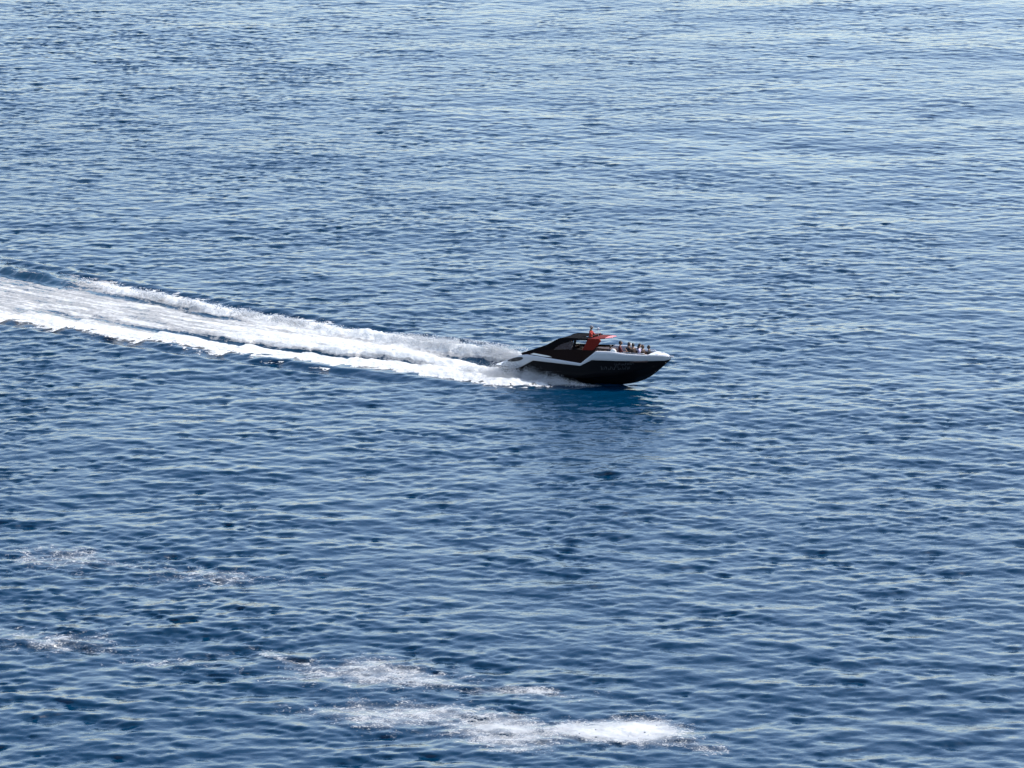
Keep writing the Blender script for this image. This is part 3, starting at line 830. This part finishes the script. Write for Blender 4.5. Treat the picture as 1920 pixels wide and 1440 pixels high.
def person(label, loc, facing, shirt, legs, skin, hair, pose='sit', scale=1.0, group=None, arms=(0.3, 0.3), turn=0.0, lean=0.0, hat=False, long_hair=False):
    """figure facing +X in its own frame, origin at the seat (sit) or the feet (stand)"""
    V = Vector
    hip = V((0, 0, 0.10)) if pose == 'sit' else V((0, 0, 0.92))
    def tilt(p):      # lean the trunk about the hip
        q_ = p - hip
        return hip + V((q_.x * math.cos(lean) + q_.z * math.sin(lean), q_.y, -q_.x * math.sin(lean) + q_.z * math.cos(lean)))
    J = {}; E_ = []; rad = {}; bone = {}
    def add(n_, p, r, par=None, b='shirt'):
        J[n_] = p; rad[n_] = r
        if par: E_.append((par, n_)); bone[(par, n_)] = b
    add('pel', hip, (0.135, 0.155))
    add('waist', tilt(hip + V((0, 0, 0.18))), (0.105, 0.135), 'pel')
    add('chest', tilt(hip + V((0, 0, 0.36))), (0.115, 0.160), 'waist')
    add('coll', tilt(hip + V((0, 0, 0.48))), (0.075, 0.10), 'chest')
    add('neck', tilt(hip + V((0.01, 0, 0.555))), (0.052, 0.052), 'coll', 'skin')
    add('skull', tilt(hip + V((0.025, 0, 0.63))), (0.06, 0.06), 'neck', 'skin')
    for i, sg in enumerate((-1, 1)):
        n_ = 'lr'[i]
        add('sh' + n_, tilt(hip + V((0, sg * 0.185, 0.435))), (0.058, 0.058), 'coll')
        a = arms[i]
        up = V((math.sin(a) * 0.28, sg * 0.06, -math.cos(a) * 0.28))
        add('el' + n_, J['sh' + n_] + up, (0.042, 0.042), 'sh' + n_, 'shirt')
        fa = a + 1.15
        fo = V((math.sin(fa) * 0.25, -sg * 0.05, -math.cos(fa) * 0.25))
        add('wr' + n_, J['el' + n_] + fo, (0.027, 0.030), 'el' + n_, 'skin')
        add('pa' + n_, J['wr' + n_] + fo.normalized() * 0.09, (0.020, 0.038), 'wr' + n_, 'skin')
        if pose == 'sit':
            add('hp' + n_, hip + V((0.05, sg * 0.10, -0.01)), (0.085, 0.085), 'pel', 'legs')
            add('kn' + n_, hip + V((0.47, sg * 0.14, 0.02)), (0.060, 0.060), 'hp' + n_, 'legs')
            add('an' + n_, hip + V((0.44, sg * 0.13, -0.40)), (0.042, 0.042), 'kn' + n_, 'skin')
            add('to' + n_, hip + V((0.62, sg * 0.15, -0.455)), (0.030, 0.042), 'an' + n_, 'skin')
        else:
            add('hp' + n_, hip + V((0, sg * 0.10, -0.06)), (0.090, 0.090), 'pel', 'legs')
            add('kn' + n_, V((0.02, sg * 0.12, 0.50)), (0.062, 0.062), 'hp' + n_, 'legs')
            add('an' + n_, V((-0.02, sg * 0.12, 0.09)), (0.044, 0.044), 'kn' + n_, 'legs')
            add('to' + n_, V((0.17, sg * 0.14, 0.035)), (0.030, 0.044), 'an' + n_, 'skin')
    names = list(J)
    me = bpy.data.meshes.new('skeleton')
    me.from_pydata([J[n_] for n_ in names], [(names.index(a), names.index(c)) for a, c in E_], [])
    tmp = bpy.data.objects.new('skeleton', me); col.objects.link(tmp)
    sk = tmp.modifiers.new('skin', 'SKIN')
    for i, n_ in enumerate(names):
        me.skin_vertices[0].data[i].radius = rad[n_]
        me.skin_vertices[0].data[i].use_root = (i == 0)
    sk.use_smooth_shade = True
    ss_ = tmp.modifiers.new('sub', 'SUBSURF'); ss_.levels = 2; ss_.render_levels = 2
    dg = bpy.context.evaluated_depsgraph_get()
    body = bpy.data.meshes.new_from_object(tmp.evaluated_get(dg))
    bpy.data.objects.remove(tmp)
    bm = bmesh.new(); bm.from_mesh(body)
    # fingers rooted in the palms
    for i, sg in enumerate((-1, 1)):
        n_ = 'lr'[i]
        d = (J['pa' + n_] - J['wr' + n_]).normalized(); sidev = V((0, 1, 0)); dn = d.cross(sidev).normalized()
        for f, (o_, L) in enumerate(((-0.030, 0.062), (-0.010, 0.074), (0.010, 0.078), (0.030, 0.068))):
            p0 = J['pa' + n_] + sidev * o_
            tube(bm, [p0, p0 + d * L * 0.55, p0 + d * L * 0.85 + dn * 0.018, p0 + d * L * 0.95 + dn * 0.035], [0.010, 0.009, 0.008, 0.005], 6)
        p0 = J['wr' + n_] + d * 0.04 - sidev * sg * 0.028
        tube(bm, [p0, p0 + d * 0.03 - sidev * sg * 0.025, p0 + d * 0.065 - sidev * sg * 0.028 + dn * 0.01], [0.012, 0.010, 0.006], 6)
    # head: skull, jaw, nose, ears
    hc = J['skull'] + V((0.015, 0, 0.075)); ct, st_ = math.cos(turn), math.sin(turn)
    def hd(p): return hc + V((p.x * ct - p.y * st_, p.x * st_ + p.y * ct, p.z))
    r = bmesh.ops.create_uvsphere(bm, u_segments=20, v_segments=14, radius=1)
    for v in r['verts']:
        c_ = v.co.copy()
        x, y, z = c_.x * 0.098, c_.y * 0.076, c_.z * 0.120
        if c_.z < 0: x *= 1 + 0.12 * c_.z * (1 if c_.x < 0 else 0.3); y *= 1 + 0.28 * c_.z
        if c_.x > 0.85 and -0.25 < c_.z < 0.12: x += 0.022 * (1 - abs(c_.y) / 0.5 if abs(c_.y) < 0.5 else 0)
        if c_.x > 0.7 and 0.05 < c_.z < 0.3 and 0.25 < abs(c_.y) < 0.6: x -= 0.008
        v.co = hd(V((x, y, z)))
    for sg in (-1, 1):
        r = bmesh.ops.create_uvsphere(bm, u_segments=8, v_segments=6, radius=1)
        for v in r['verts']: v.co = hd(V((v.co.x * 0.02 - 0.005, sg * 0.076 + v.co.y * 0.010, v.co.z * 0.032 - 0.005)))
    body.clear_geometry(); bm.to_mesh(body); bm.free()
    for m_ in (SKIN[skin], CL[shirt], CL[legs], HAIR['black']): body.materials.append(m_)
    segs = [(J[a], J[c], b) for (a, c), b in bone.items()]
    top_z = J['neck'].z - 0.02
    for p in body.polygons:
        p.use_smooth = True
        c_ = p.center
        if c_.z > top_z and (c_ - hc).length < 0.2:
            q_ = c_ - hc
            lx, ly = q_.x * ct + q_.y * st_, -q_.x * st_ + q_.y * ct
            p.material_index = 3 if (lx > 0.07 and 0.0 < q_.z < 0.022 and 0.018 < abs(ly) < 0.045) else 0
            continue
        best, bb = 9, 'shirt'
        for a, e, b in segs:
            ab = e - a; t_ = max(0, min(1, (c_ - a).dot(ab) / ab.length_squared))
            d_ = (c_ - (a + ab * t_)).length
            if d_ < best: best, bb = d_, b
        p.material_index = {'skin': 0, 'shirt': 1, 'legs': 2}[bb]
    o = bpy.data.objects.new('person', body); col.objects.link(o)
    tag(o, label, 'person', group)
    # hair as a child
    bm = bmesh.new()
    r = bmesh.ops.create_uvsphere(bm, u_segments=20, v_segments=14, radius=1)
    kill = []
    for v in r['verts']:
        c_ = v.co.copy()
        lim = -0.30 + 0.75 * max(0, c_.x) - (0.9 if long_hair else 0.45) * max(0, -c_.x)
        if c_.z < lim - 0.02 and not hat: kill.append(v)
        elif hat and c_.z < 0.15: kill.append(v)
        jit = 1 + 0.05 * math.sin(9 * c_.x + 5 * c_.y) * math.cos(7 * c_.z)
        v.co = hd(V((c_.x * 0.110 * jit - 0.006, c_.y * 0.088 * jit, c_.z * 0.130 * jit + 0.004)))
    bmesh.ops.delete(bm, geom=kill, context='VERTS')
    if hat:
        ringo = []
        for rr, zz in ((0.095, 0.022), (0.17, 0.012), (0.175, 0.02), (0.09, 0.035)):
            ringo.append([bm.verts.new(hd(V((rr * 1.08 * math.cos(a), rr * math.sin(a), zz)))) for a in np.linspace(0, 2 * math.pi, 20, endpoint=False)])
        for a, c in zip(ringo[:-1], ringo[1:]):
            for i in range(20): bm.faces.new((a[i], a[(i + 1) % 20], c[(i + 1) % 20], c[i]))
    if long_hair:
        tube(bm, [hd(V((-0.07, 0, 0.02))), hd(V((-0.10, 0.0, -0.08))), hd(V((-0.10, 0.01, -0.20))), hd(V((-0.08, 0.01, -0.30)))], [0.06, 0.07, 0.055, 0.02], 10)
    hm = bpy.data.meshes.new('hat' if hat else 'hair'); bm.to_mesh(hm); bm.free()
    for p in hm.polygons: p.use_smooth = True
    link('hat' if hat else 'hair', hm, o, [HAIR[hair]])
    Mb = Matrix.Translation(BOAT_ORG) @ (Matrix.Rotation(YAW, 4, 'Z') @ Matrix.Rotation(-PITCH, 4, 'Y') @ Matrix.Rotation(ROLL, 4, 'X'))
    o.matrix_world = Mb @ Matrix.Translation(Vector(loc)) @ Matrix.Rotation(R(facing), 4, 'Z') @ Matrix.Scale(scale, 4)
    return o

GRP = 'passengers seated in the open bow'
SZ = 1.62
person('lowest and leftmost bow passenger, dark-haired, beside the white headrest', (6.42, -0.45, 1.70), 100, 'navy', 'black', 1, 'black', scale=0.90, group=GRP)
person('tallest seated passenger in dark maroon, second from the left in the bow', (6.72, 0.35, 1.70), 30, 'maroon', 'black', 0, 'black', scale=1.06, group=GRP, arms=(0.5, 0.2))
person('passenger in black with dark hair, third from the left in the bow', (7.15, 0.55, 1.64), 60, 'black', 'navy', 1, 'black', scale=1.03, group=GRP, lean=0.1)
person('fourth from the left in the bow, dark clothes and bare outstretched arms', (7.70, 0.10, 1.66), 150, 'brown', 'black', 0, 'black', scale=1.03, group=GRP, arms=(1.0, 0.9))
person('passenger in pale lilac top with long dark hair in the bow', (7.92, 0.50, 1.62), 20, 'lilac', 'grey', 2, 'black', scale=1.0, group=GRP, long_hair=True)
person('brown-haired passenger in brown, second from the right in the bow', (8.40, -0.05, 1.62), 170, 'brown', 'grey', 0, 'brown', scale=1.02, group=GRP)
person('rightmost passenger in dark clothes, nearest the bow tip', (8.66, 0.28, 1.62), 190, 'black', 'white', 1, 'black', scale=0.96, group=GRP)
person('person in red with a dark brimmed hat standing up through the roof', (4.93, 0.08, 1.84), 5, 'red', 'black', 0, 'darkhat', pose='stand', scale=1.0, hat=True, arms=(0.7, 0.7))
person('person with a pale cap seated in the cockpit behind the roof post', (3.62, 0.05, 1.98), 0, 'black', 'black', 2, 'cap', scale=0.95, arms=(0.6, 0.6))
person('dark-haired person sitting under the red arch in the cockpit', (4.55, -0.62, 1.55), 10, 'maroon', 'black', 1, 'black', scale=0.95, arms=(0.9, 0.9))
